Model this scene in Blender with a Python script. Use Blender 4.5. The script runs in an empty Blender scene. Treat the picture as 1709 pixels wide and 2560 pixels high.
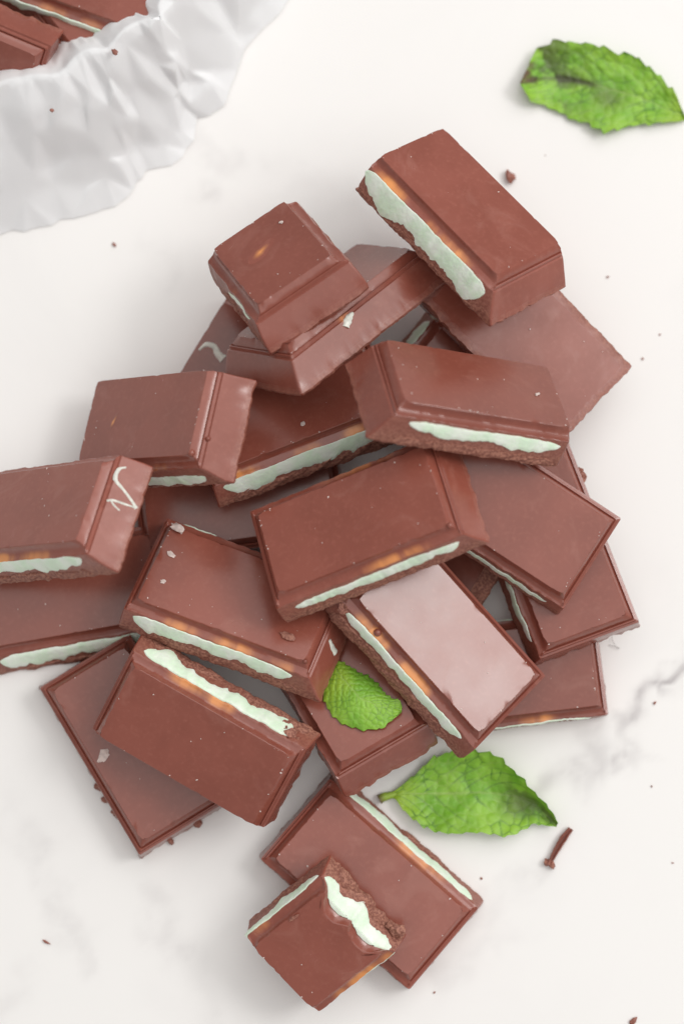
import bpy, bmesh, math, random
import numpy as np
from mathutils import Vector, Quaternion, Matrix

# ------------------------------------------------------------------ camera, world, lights, exposure
scene = bpy.context.scene
MM = 0.001                                   # everything below is measured in millimetres
CAM_D, CAM_TILT, FPX = 450.0, math.radians(6), 4950.0     # camera distance, tilt from vertical, focal length in photo pixels
_f = np.array([0, math.sin(CAM_TILT), -math.cos(CAM_TILT)])
_u = np.array([0, math.cos(CAM_TILT), math.sin(CAM_TILT)])
_r = np.array([1.0, 0, 0])
CAM = np.array([0, 0, 15.0]) - _f * CAM_D
cam = bpy.data.cameras.new('camera')
cam_o = bpy.data.objects.new('camera', cam); scene.collection.objects.link(cam_o)
cam.sensor_fit = 'HORIZONTAL'; cam.sensor_width = 24.0; cam.lens = FPX / 1709 * 24.0
cam.clip_start = 0.01; cam.clip_end = 50
cam_o.location = Vector(CAM * MM); cam_o.rotation_euler = (CAM_TILT, 0, 0)
cam.dof.use_dof = True; cam.dof.focus_distance = (CAM_D - 10) * MM; cam.dof.aperture_fstop = 6.8
scene.camera = cam_o

world = bpy.data.worlds.new('World'); scene.world = world; world.use_nodes = True
bg = world.node_tree.nodes['Background']
bg.inputs['Color'].default_value = (1.0, 0.985, 0.97, 1); bg.inputs['Strength'].default_value = 0.40

def area(name, loc, target, size, size_y, power, col):
    l = bpy.data.lights.new(name, 'AREA'); l.shape = 'RECTANGLE'; l.size = size * MM; l.size_y = size_y * MM
    l.energy = power; l.color = col
    o = bpy.data.objects.new(name, l); scene.collection.objects.link(o)
    o.location = Vector(loc) * MM
    o.rotation_euler = (Vector(target) - Vector(loc)).to_track_quat('-Z', 'Y').to_euler()
    return o
area('window_light', (1040, 310, 1190), (20, -20, 20), 520, 440, 6.6, (1.0, 0.985, 0.965))
area('back_fill_light', (800, 1120, 1100), (0, 0, 15), 1280, 920, 5.0, (1.0, 0.985, 0.965))  # added fill lamp from behind right, not a second window
area('overhead_fill_light', (350, 250, 1300), (0, 0, 0), 2000, 2000, 13.5, (1.0, 0.985, 0.965))  # added soft overhead panel standing in for bounce off an unseen ceiling

vs = scene.view_settings
vs.view_transform = 'Standard'; vs.look = 'None'; vs.exposure = 0.0; vs.gamma = 1.0; vs.use_curve_mapping = False

# ------------------------------------------------------------------ helpers
def at(px, py, z=0.0):
    """the point at height z (mm) that stands at photo pixel px, py"""
    d = _f + _r * (px - 854.5) / FPX - _u * (py - 1280) / FPX
    return CAM + d * ((z - CAM[2]) / d[2])

def link(name, me, mat=None, parent=None):
    o = bpy.data.objects.new(name, me); scene.collection.objects.link(o)
    if mat is not None and not me.materials: me.materials.append(mat)
    if parent is not None: o.parent = parent
    return o

def mesh(name, V, F, smooth=None, attrs=None):
    me = bpy.data.meshes.new(name)
    me.from_pydata([tuple(float(c) * MM for c in v) for v in V], [], F)
    if attrs:
        for k, a in attrs.items():
            at_ = me.attributes.new(k, 'FLOAT', 'POINT')
            at_.data.foreach_set('value', np.asarray(a, dtype=np.float32))
    if smooth is not None:
        me.shade_smooth()
        if smooth < 179: me.set_sharp_from_angle(angle=math.radians(smooth))
    me.validate(); me.update()
    return me

def tag(o, label, cat, group=None, kind=None):
    if label: o['label'] = label
    if cat: o['category'] = cat
    if group: o['group'] = group
    if kind: o['kind'] = kind
    return o

def empty(name, loc=(0, 0, 0), quat=None):
    o = bpy.data.objects.new(name, None); scene.collection.objects.link(o)
    o.empty_display_size = 0.005
    o.location = Vector([float(c) for c in loc]) * MM
    if quat is not None:
        o.rotation_mode = 'QUATERNION'; o.rotation_quaternion = Quaternion(quat)
    return o

def hash1(n):
    n = np.asarray(n, dtype=np.float64)
    s = np.sin(n * 127.1 + 11.7) * 43758.5453
    return s - np.floor(s)
def noise1(t, seed=0):
    """smooth 1-D value noise in -1..1"""
    t = np.asarray(t, dtype=np.float64); i = np.floor(t); f = t - i; f = f * f * (3 - 2 * f)
    return (hash1(i + seed * 57.3) * (1 - f) + hash1(i + 1 + seed * 57.3) * f) * 2 - 1
def fbm1(t, seed=0, o=3):
    return sum(noise1(np.asarray(t) * 2 ** k, seed + 13 * k) * 0.5 ** k for k in range(o))
def noise2(x, y, seed=0):
    x = np.asarray(x, float); y = np.asarray(y, float)
    i, j = np.floor(x), np.floor(y); f, g = x - i, y - j; f = f * f * (3 - 2 * f); g = g * g * (3 - 2 * g)
    h = lambda a, b: hash1(a * 1.37 + b * 91.73 + seed * 17.17)
    return ((h(i, j) * (1 - f) + h(i + 1, j) * f) * (1 - g) + (h(i, j + 1) * (1 - f) + h(i + 1, j + 1) * f) * g) * 2 - 1
def fbm2(x, y, seed=0, o=4):
    return sum(noise2(np.asarray(x) * 2 ** k, np.asarray(y) * 2 ** k, seed + 7 * k) * 0.5 ** k for k in range(o))
def sstep(a, b, x):
    t = np.clip((np.asarray(x, float) - a) / (b - a), 0, 1); return t * t * (3 - 2 * t)

# ------------------------------------------------------------------ materials
def mat(name):
    m = bpy.data.materials.new(name); m.use_nodes = True
    nt = m.node_tree; b = nt.nodes['Principled BSDF']
    return m, nt, b
def N(nt, kind, **kw):
    n = nt.nodes.new(kind)
    for k, v in kw.items():
        if k in n.inputs: n.inputs[k].default_value = v
        else: setattr(n, k, v)
    return n
def L(nt, a, b): nt.links.new(a, b)
def mixc(nt, fac, a, b, blend='MIX'):
    n = nt.nodes.new('ShaderNodeMix'); n.data_type = 'RGBA'; n.blend_type = blend
    for i, v in ((0, fac), (6, a), (7, b)):
        if hasattr(v, 'is_linked') or hasattr(v, 'links'): L(nt, v, n.inputs[i])
        else: n.inputs[i].default_value = v
    return n.outputs[2]
def ramp(nt, fac, lo, hi):
    n = nt.nodes.new('ShaderNodeMapRange'); n.interpolation_type = 'SMOOTHSTEP'
    L(nt, fac, n.inputs[0]); n.inputs[1].default_value = lo; n.inputs[2].default_value = hi
    return n.outputs[0]
def attr(nt, name):
    n = nt.nodes.new('ShaderNodeAttribute'); n.attribute_name = name; return n.outputs['Fac']

CHOC = (0.235, 0.068, 0.046, 1)
def chocolate_material():
    m, nt, b = mat('milk_chocolate')
    tc = N(nt, 'ShaderNodeTexCoord'); oi = N(nt, 'ShaderNodeObjectInfo')
    off = N(nt, 'ShaderNodeVectorMath', operation='ADD'); L(nt, tc.outputs['Object'], off.inputs[0]); L(nt, oi.outputs['Random'], off.inputs[1])
    n1 = N(nt, 'ShaderNodeTexNoise', Scale=90.0, Detail=4.0); L(nt, off.outputs[0], n1.inputs['Vector'])
    n2 = N(nt, 'ShaderNodeTexNoise', Scale=900.0, Detail=3.0); L(nt, off.outputs[0], n2.inputs['Vector'])
    n3 = N(nt, 'ShaderNodeTexNoise', Scale=1700.0, Detail=2.0); L(nt, off.outputs[0], n3.inputs['Vector'])
    c = mixc(nt, ramp(nt, n1.outputs['Fac'], .3, .7), (0.240, 0.067, 0.045, 1), (0.276, 0.079, 0.054, 1))
    c = mixc(nt, ramp(nt, n2.outputs['Fac'], .45, 1.1), c, (0.33, 0.11, 0.078, 1))
    n2b = N(nt, 'ShaderNodeMath', operation='MULTIPLY'); n2b.inputs[1].default_value = .25
    # faint finger smudges and bloom, and each piece a little lighter or darker than the next
    n5 = N(nt, 'ShaderNodeTexNoise', Scale=85.0, Detail=6.0, Distortion=1.6); L(nt, off.outputs[0], n5.inputs['Vector'])
    smudge = ramp(nt, n5.outputs['Fac'], .54, .72)
    sm = N(nt, 'ShaderNodeMath', operation='MULTIPLY'); L(nt, smudge, sm.inputs[0]); sm.inputs[1].default_value = .30
    c = mixc(nt, sm.outputs[0], c, (0.36, 0.15, 0.115, 1))
    tone = N(nt, 'ShaderNodeMapRange'); L(nt, oi.outputs['Random'], tone.inputs[0]); tone.inputs[3].default_value = .88; tone.inputs[4].default_value = 1.10
    hv = N(nt, 'ShaderNodeHueSaturation'); L(nt, tone.outputs[0], hv.inputs['Value']); L(nt, c, hv.inputs['Color']); c = hv.outputs[0]
    # broken, crumbly chocolate is paler and matt
    rough = attr(nt, 'rough')
    c = mixc(nt, rough, c, mixc(nt, ramp(nt, n3.outputs['Fac'], .35, .65), (0.22, 0.078, 0.054, 1), (0.40, 0.175, 0.122, 1)))
    # where the coat is thin the filling glows through it: amber chocolate
    thin = attr(nt, 'thin')
    c = mixc(nt, ramp(nt, thin, .15, .88), c, (0.78, 0.31, 0.10, 1))
    L(nt, c, b.inputs['Base Color'])
    r = N(nt, 'ShaderNodeMapRange'); L(nt, n1.outputs['Fac'], r.inputs[0]); r.inputs[1].default_value = .3; r.inputs[2].default_value = .7
    r.inputs[3].default_value = .18; r.inputs[4].default_value = .26
    sr = N(nt, 'ShaderNodeMath', operation='MULTIPLY_ADD'); L(nt, smudge, sr.inputs[0]); sr.inputs[1].default_value = .035; L(nt, r.outputs[0], sr.inputs[2])
    mr = N(nt, 'ShaderNodeMix'); mr.data_type = 'FLOAT'; L(nt, rough, mr.inputs[0]); L(nt, sr.outputs[0], mr.inputs[2]); mr.inputs[3].default_value = .75
    L(nt, mr.outputs[0], b.inputs['Roughness'])
    b.inputs['IOR'].default_value = 1.56
    b1 = N(nt, 'ShaderNodeBump', Strength=.015, Distance=.0010); L(nt, n1.outputs['Fac'], b1.inputs['Height'])
    b2 = N(nt, 'ShaderNodeBump', Strength=.05, Distance=.0001); L(nt, n2.outputs['Fac'], b2.inputs['Height']); L(nt, b1.outputs[0], b2.inputs['Normal'])
    bs = N(nt, 'ShaderNodeMath', operation='MULTIPLY'); L(nt, rough, bs.inputs[0]); bs.inputs[1].default_value = .4
    b3 = N(nt, 'ShaderNodeBump', Distance=.0005); L(nt, bs.outputs[0], b3.inputs['Strength']); L(nt, n3.outputs['Fac'], b3.inputs['Height']); L(nt, b2.outputs[0], b3.inputs['Normal'])
    L(nt, b3.outputs[0], b.inputs['Normal'])
    return m
M_CHOC = chocolate_material()

def cream_material():
    m, nt, b = mat('mint_cream')
    tc = N(nt, 'ShaderNodeTexCoord')
    n1 = N(nt, 'ShaderNodeTexNoise', Scale=260.0, Detail=4.0); L(nt, tc.outputs['Object'], n1.inputs['Vector'])
    n2 = N(nt, 'ShaderNodeTexNoise', Scale=800.0, Detail=5.0); L(nt, tc.outputs['Object'], n2.inputs['Vector'])
    c = mixc(nt, ramp(nt, n1.outputs['Fac'], .35, .7), (0.73, 0.895, 0.70, 1), (0.85, 0.92, 0.815, 1))
    L(nt, c, b.inputs['Base Color']); b.inputs['Roughness'].default_value = .45
    b.inputs['Subsurface Weight'].default_value = .25; b.inputs['Subsurface Radius'].default_value = (.001, .0012, .0009); b.inputs['Subsurface Scale'].default_value = .6
    bm_ = N(nt, 'ShaderNodeBump', Strength=.5, Distance=.0004); L(nt, n2.outputs['Fac'], bm_.inputs['Height'])
    L(nt, bm_.outputs[0], b.inputs['Normal'])
    return m
M_CREAM = cream_material()

def plain(name, col, rough=.6):
    m, nt, b = mat(name)
    tc = N(nt, 'ShaderNodeTexCoord'); n1 = N(nt, 'ShaderNodeTexNoise', Scale=1200.0, Detail=3.0); L(nt, tc.outputs['Object'], n1.inputs['Vector'])
    d = tuple(c * .75 for c in col[:3]) + (1,)
    L(nt, mixc(nt, ramp(nt, n1.outputs['Fac'], .3, .7), d, col), b.inputs['Base Color']); b.inputs['Roughness'].default_value = rough
    return m
M_SPECK = plain('pale_specks', (0.76, 0.62, 0.57, 1))
M_SMEAR = plain('white_cream_smear', (0.80, 0.80, 0.72, 1), .4)
M_FIBRE = plain('grey_fibre', (0.45, 0.42, 0.40, 1))

def marble_material():
    m, nt, b = mat('white_marble')
    tc = N(nt, 'ShaderNodeTexCoord')
    n1 = N(nt, 'ShaderNodeTexNoise', Scale=14.0, Detail=5.0, Distortion=1.2); L(nt, tc.outputs['Object'], n1.inputs['Vector'])
    n2 = N(nt, 'ShaderNodeTexNoise', Scale=45.0, Detail=6.0); L(nt, tc.outputs['Object'], n2.inputs['Vector'])
    c = mixc(nt, ramp(nt, n1.outputs['Fac'], .42, .72), (0.865, 0.85, 0.832, 1), (0.825, 0.81, 0.795, 1))
    v = N(nt, 'ShaderNodeMath', operation='MULTIPLY'); L(nt, attr(nt, 'vein'), v.inputs[0]); L(nt, ramp(nt, n2.outputs['Fac'], .25, .65), v.inputs[1])
    c = mixc(nt, v.outputs[0], c, (0.40, 0.37, 0.375, 1))
    L(nt, c, b.inputs['Base Color']); b.inputs['Roughness'].default_value = .32
    b.inputs['Specular IOR Level'].default_value = .4
    return m
M_MARBLE = marble_material()

def leaf_material():
    m, nt, b = mat('mint_leaf')
    tc = N(nt, 'ShaderNodeTexCoord')
    n1 = N(nt, 'ShaderNodeTexNoise', Scale=160.0, Detail=4.0); L(nt, tc.outputs['Object'], n1.inputs['Vector'])
    n2 = N(nt, 'ShaderNodeTexNoise', Scale=1800.0, Detail=3.0); L(nt, tc.outputs['Object'], n2.inputs['Vector'])
    c = mixc(nt, ramp(nt, n1.outputs['Fac'], .35, .68), (0.22, 0.515, 0.04, 1), (0.35, 0.65, 0.065, 1))
    c = mixc(nt, attr(nt, 'young'), c, (0.40, 0.58, 0.045, 1))
    c = mixc(nt, attr(nt, 'vein'), c, (0.42, 0.60, 0.16, 1))
    c = mixc(nt, attr(nt, 'groove'), c, (0.085, 0.24, 0.022, 1))
    br = N(nt, 'ShaderNodeMath', operation='MULTIPLY'); L(nt, attr(nt, 'bruise'), br.inputs[0]); L(nt, ramp(nt, n1.outputs['Fac'], .2, .5), br.inputs[1])
    c = mixc(nt, br.outputs[0], c, (0.075, 0.09, 0.03, 1))
    c = mixc(nt, attr(nt, 'dry'), c, (0.17, 0.10, 0.055, 1))
    L(nt, c, b.inputs['Base Color']); b.inputs['Roughness'].default_value = .42
    bm_ = N(nt, 'ShaderNodeBump', Strength=.35, Distance=.0003); L(nt, n2.outputs['Fac'], bm_.inputs['Height'])
    L(nt, bm_.outputs[0], b.inputs['Normal'])
    tr = N(nt, 'ShaderNodeBsdfTranslucent'); L(nt, c, tr.inputs['Color'])
    mx = N(nt, 'ShaderNodeMixShader'); mx.inputs[0].default_value = .22
    L(nt, b.outputs[0], mx.inputs[1]); L(nt, tr.outputs[0], mx.inputs[2])
    L(nt, mx.outputs[0], nt.nodes['Material Output'].inputs['Surface'])
    return m
M_LEAF = leaf_material()

def paper_material():
    m, nt, b = mat('white_parchment')
    tc = N(nt, 'ShaderNodeTexCoord')
    n1 = N(nt, 'ShaderNodeTexNoise', Scale=60.0, Detail=5.0); L(nt, tc.outputs['Object'], n1.inputs['Vector'])
    c = mixc(nt, ramp(nt, n1.outputs['Fac'], .35, .7), (0.93, 0.935, 0.945, 1), (0.96, 0.965, 0.975, 1))
    L(nt, c, b.inputs['Base Color']); b.inputs['Roughness'].default_value = .55
    tr = N(nt, 'ShaderNodeBsdfTranslucent'); L(nt, c, tr.inputs['Color'])
    mx = N(nt, 'ShaderNodeMixShader'); mx.inputs[0].default_value = .18
    L(nt, b.outputs[0], mx.inputs[1]); L(nt, tr.outputs[0], mx.inputs[2])
    L(nt, mx.outputs[0], nt.nodes['Material Output'].inputs['Surface'])
    return m
M_PAPER = paper_material()

# ------------------------------------------------------------------ the marble table
def build_table():
    xs = np.concatenate([[-600, -300, -150], np.linspace(-90, 90, 200), [150, 300, 600]])
    ys = np.concatenate([[-600, -320, -180], np.linspace(-132, 132, 280), [180, 320, 600]])
    X, Y = np.meshgrid(xs, ys)
    vein = np.zeros_like(X)
    def stroke(pts, w, s, seed):
        P = np.array([at(px, py)[:2] for px, py in pts])
        dx = X + 3.5 * fbm2(X * .12, Y * .12, seed); dy = Y + 3.5 * fbm2(X * .12, Y * .12, seed + 50)
        best = np.full(X.shape, 1e9)
        for a, b in zip(P[:-1], P[1:]):
            d = b - a; t = np.clip(((dx - a[0]) * d[0] + (dy - a[1]) * d[1]) / (d @ d), 0, 1)
            best = np.minimum(best, np.hypot(dx - a[0] - t * d[0], dy - a[1] - t * d[1]))
        k = s * np.exp(-(best / w) ** 2) * (.45 + .55 * sstep(-.5, .6, fbm2(X * .22, Y * .22, seed + 9)))
        return k
    for pts, w, s, sd in [
        ([(1760, 1600), (1700, 1660), (1660, 1712), (1610, 1765), (1585, 1800), (1592, 1835), (1598, 1870), (1565, 1893)], 2.3, .62, 1),
        ([(1530, 1852), (1500, 1868), (1440, 1915), (1390, 1975)], 3.4, .30, 2),
        ([(1655, 1690), (1680, 1740)], 1.6, .5, 3),
        ([(1340, 2205), (1240, 2240), (1195, 2262)], 3.0, .16, 4),
        ([(1300, 2350), (1150, 2410), (1090, 2440)], 3.5, .15, 5),
        ([(1210, 2300), (1195, 2370)], 2.6, .14, 15),
        ([(5, 2030), (60, 2130), (150, 2270), (220, 2370)], 3.0, .17, 6),
        ([(120, 2390), (190, 2365)], 4.0, .14, 7),
        ([(360, 2150), (440, 2330), (470, 2440), (560, 2570)], 3.2, .16, 8),
        ([(470, 350), (560, 420), (590, 400)], 2.5, .12, 9),
        ([(500, 470), (515, 510)], 2.6, .15, 10),
        ([(380, 595), (420, 640), (395, 700)], 3.0, .08, 11),
        ([(860, 520), (800, 480), (690, 400)], 4.0, .08, 12),
        ([(20, 2480), (0, 2560)], 4, .2, 13)]:
        vein = np.maximum(vein, 1.55 * stroke(pts, w, s, sd))
    ny, nx = X.shape
    V = np.stack([X.ravel(), Y.ravel(), np.zeros(X.size)], 1).tolist()
    F = [(j * nx + i, j * nx + i + 1, (j + 1) * nx + i + 1, (j + 1) * nx + i) for j in range(ny - 1) for i in range(nx - 1)]
    at_ = vein.ravel().tolist()
    # thickness of the slab: rim going down
    rim = [i for i in range(nx)] + [j * nx + nx - 1 for j in range(1, ny)] + [(ny - 1) * nx + i for i in range(nx - 2, -1, -1)] + [j * nx for j in range(ny - 2, 0, -1)]
    base = len(V)
    for i in rim: V.append((V[i][0], V[i][1], -25.0)); at_.append(0)
    n = len(rim)
    for k in range(n): F.append((rim[k], base + k, base + (k + 1) % n, rim[(k + 1) % n]))
    F.append(tuple(base + k for k in range(n - 1, -1, -1)))
    o = link('marble_tabletop', mesh('marble_tabletop', V, F, attrs={'vein': at_}), M_MARBLE)
    tag(o, 'white marble tabletop with faint grey veins under the chocolates', None, kind='structure')
build_table()

# ------------------------------------------------------------------ chocolate pieces
H = 9.3
PROF = {   # (outset, z) of each ring from the raised face to the base, for each kind of side
    'M': [(-.35, 0), (-.11, 0), (.04, -.12), (.46, -.72), (.92, -1.48), (1.08, -2.05), (1.36, -1.72), (1.62, -1.80), (1.78, -2.48), (2.24, -2.60), (2.42, -3.4), (2.6, -5.0), (2.85, -7.2), (2.98, -8.8), (2.78, -H)],
    'W': [(-.35, 0), (-.11, 0), (.04, -.12), (.46, -.72), (.92, -1.48), (1.08, -2.05), (1.36, -1.72), (1.62, -1.80), (1.78, -2.48), (2.24, -2.60), (2.72, -3.4), (3.72, -5.0), (5.0, -7.2), (5.8, -8.7), (5.55, -H)],
    'C': [(-.35, 0), (-.11, 0), (.04, -.12), (.12, -.70), (.32, -1.32), (.70, -1.80), (1.25, -2.08), (1.75, -2.20), (2.1, -2.26), (2.2, -2.36), (2.25, -3.0), (2.4, -5.0), (2.5, -7.2), (2.55, -8.7), (2.35, -H)],
    'F': [(-.35, 0), (-.05, 0), (.02, -.06), (.05, -.5), (.08, -1.0), (.10, -1.4), (.12, -1.7), (.13, -1.9), (.14, -2.1), (.16, -2.4), (.2, -3.2), (.25, -5.0), (.3, -7.2), (.35, -8.7), (.2, -H)],
    'B': [(-1.2, 0), (-.35, -.02), (-.08, -.15), (.12, -.45), (.38, -.9), (.62, -1.3), (.8, -1.6), (.95, -1.9), (1.1, -2.2), (1.3, -2.6), (1.7, -3.4), (2.4, -5.0), (3.2, -7.2), (3.5, -8.7), (3.0, -H)],
}
def kprof(kind):
    """profile of a side; 'C1.5' is a break that slopes outwards by 1.5 mm towards the base"""
    if kind not in PROF:
        s_ = float(kind[1:])
        PROF[kind] = [(d + s_ * min(1, max(0, (-z - 2.3) / 5.5)) ** .85, z) for d, z in PROF[kind[0]]]
    return PROF[kind]
NR = len(PROF['M'])

def jag_for(kind, t, seed):
    """how far the broken outline stands in or out along a side, mm"""
    if kind == 'B':
        # two bites of the teeth, a tongue of chocolate at the far end
        s = -3.6 * np.exp(-(np.abs(t + 4.3) / 4.0) ** 3) - 3.2 * np.exp(-(np.abs(t - 3.9) / 4.0) ** 3) + .5 * np.exp(-((t + .1) / .7) ** 2) - 1.2 * sstep(4, 9, t)
        return s + .18 * fbm1(t * .9, seed)
    if kind[0] == 'C': return .16 * fbm1(t * .35, seed) + .06 * fbm1(t * 1.7, seed + 3)
    if kind == 'F': return .05 * fbm1(t * .5, seed)
    return np.zeros_like(t)

def bite_depth(z): return 1 - .75 * sstep(.5, 5.0, -np.asarray(z, float))

def body_mesh(a, b, sides, seed, thin=(), corner=1.0, chipped=True):
    """moulded chocolate body: raised face a x b mm at z=0, sides = kinds of -x,+x,-y,+y"""
    kx0, kx1, ky0, ky1 = sides
    nl = lambda l: max(10, int(l / .62))
    nx_, ny_ = nl(a), nl(b); NC = 4
    rings = []; ATT_thin = []; ATT_rough = []; V = []
    order = [('-y', ky0, nx_), ('+x', kx1, ny_), ('+y', ky1, nx_), ('-x', kx0, ny_)]
    rs = np.random.RandomState(seed)
    chips = {s[0]: [(rs.uniform(-.5, .5), rs.uniform(.25, .7), rs.uniform(.12, .35)) for _ in range(rs.randint(2, 5))] for s in order}
    def dof(side, kind, k, t, ln):
        d0, z0 = kprof(kind)[k]
        d = d0 + np.zeros_like(t); z = z0 + np.zeros_like(t)
        if kind == 'B':
            d = d + jag_for('B', t, seed) * bite_depth(z0)
            d = d + (.25 * fbm1(t * 1.6, seed + k) if k >= 9 else 0)
        elif kind[0] in 'CF':
            j = jag_for(kind[0], t, seed + ord(side[1]))
            if k >= 8: d = d + j + ((.04 if k < 11 else .10) if kind[0] == 'C' else .05) * fbm1(t * 1.3, seed + 31 * k)
            elif k >= 6: d = d + .5 * j
        if kind in 'MW' and k >= 13: d = d + .26 * fbm1(t * .5, seed + 5) + .14 * fbm1(t * 1.9, seed + 6)
        if k == NR - 1: z = z + .12 * fbm1(t * .6, seed + 8)
        # small nicks on the sharp edge of the raised face
        if chipped and kind != 'B' and 1 <= k <= 3:
            for (c, w, dep) in chips[side]:
                g = np.exp(-((t - c * ln) / w) ** 2); d = d - dep * g * (.8 if k == 2 else .5); z = z - (.22 * g * dep if k < 3 else 0)
        return d, z
    for k in range(NR):
        pts = []; th = []; ro = []
        # outsets of the four sides at their ends for the mitre
        def side_line(side, kind, n, ln, rad):
            t = np.linspace(-1, 1, n) * (ln / 2)
            d, z = dof(side, kind, k, t, ln)
            return t, d, z
        r = corner * (.16 + .028 * k) if k > 0 else .12
        D = {s: float(dof(s, kd, k, np.array([0.0]), 1)[0][0]) if kd[0] != 'B' else kprof(kd)[k][0] for s, kd, _ in order}
        x0, x1, y0, y1 = -a / 2 - D['-x'], a / 2 + D['+x'], -b / 2 - D['-y'], b / 2 + D['+y']
        def put(x, y, z, t_, r_): pts.append((x, y, z)); th.append(t_); ro.append(r_)
        cs = [((x1 - r, y0 + r), -90), ((x1 - r, y1 - r), 0), ((x0 + r, y1 - r), 90), ((x0 + r, y0 + r), 180)]
        for si, (side, kind, n) in enumerate(order):
            if side == '-y': lo, hi = x0 + r, x1 - r
            elif side == '+x': lo, hi = y0 + r, y1 - r
            elif side == '+y': lo, hi = x1 - r, x0 + r
            else: lo, hi = y1 - r, y0 + r
            t = np.linspace(lo, hi, n); ln = a if side[1] == 'y' else b
            d, z = dof(side, kind, k, t, ln); edge = np.minimum(np.abs(t - lo), np.abs(t - hi)); fade = sstep(0, 1.2, edge)
            base_d = D[side]; dd = base_d + (d - base_d) * fade
            zk = kprof(kind)[k][1]
            thv = np.zeros(n)
            for (sd, c, hw, st) in thin:
                if sd != side: continue
                w = np.exp(-(np.abs(t - c) / hw) ** 3) * (.72 + .28 * fbm1(t * .5, seed + 77)) * st
                kw = {3: .04, 4: .25, 5: .62, 6: .92, 7: 1.0, 8: 1.0, 9: 1.0}.get(k, 0)
                thv = np.maximum(thv, np.clip(w, 0, 1) * kw)
            rov = np.zeros(n)
            if kind[0] == 'C' and k >= 9: rov[:] = .25 if k == 9 else .35
            if kind[0] == 'C' and k >= 12: rov[:] = .8
            if kind == 'B' and k >= 9: rov[:] = .9
            if kind in 'MW' and k >= 13: rov[:] = .4
            if kind == 'F' and k >= 12: rov[:] = .5
            for i in range(n):
                if side == '-y': p = (t[i], -b / 2 - dd[i])
                elif side == '+x': p = (a / 2 + dd[i], t[i])
                elif side == '+y': p = (t[i], b / 2 + dd[i])
                else: p = (-a / 2 - dd[i], t[i])
                put(p[0], p[1], z[i] * fade[i] + zk * (1 - fade[i]), thv[i], rov[i])
            # corner arc to next side
            nk = order[(si + 1) % 4][1]; (cx, cy), a0 = cs[si]
            z2 = kprof(nk)[k][1]
            for q in range(1, NC):
                an = math.radians(a0 + 90 * q / NC); f = q / NC
                put(cx + r * math.cos(an), cy + r * math.sin(an), zk * (1 - f) + z2 * f, 0, 0)
        rings.append(pts); ATT_thin.append(th); ATT_rough.append(ro)
    n = len(rings[0])
    # inner rings of the raised face and of the underside
    def inner(ring, s_mm, z):
        out = []
        for x, y, _ in ring:
            out.append((x - math.copysign(min(s_mm, abs(x) * .9), x), y - math.copysign(min(s_mm, abs(y) * .9), y), z))
        return out
    top2 = inner(rings[0], 1.2, 0)
    bot = [inner(rings[-1], .7, -H + .02), inner(rings[-1], 2.2, -H + .03)]
    allr = [top2] + rings + bot
    TH = [[0] * n] + ATT_thin + [[0] * n] * 2
    RO = [[0] * n] + ATT_rough + [[.4] * n, [.0] * n]
    V = [p for r_ in allr for p in r_]; F = []
    for k in range(len(allr) - 1):
        for i in range(n):
            j = (i + 1) % n
            F.append((k * n + i, (k + 1) * n + i, (k + 1) * n + j, k * n + j))
    F.append(tuple(range(n)))
    m_ = (len(allr) - 1) * n
    F.append(tuple(m_ + i for i in range(n - 1, -1, -1)))
    return mesh('body', V, F, 24, {'thin': sum(TH, []), 'rough': sum(RO, [])})

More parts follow.
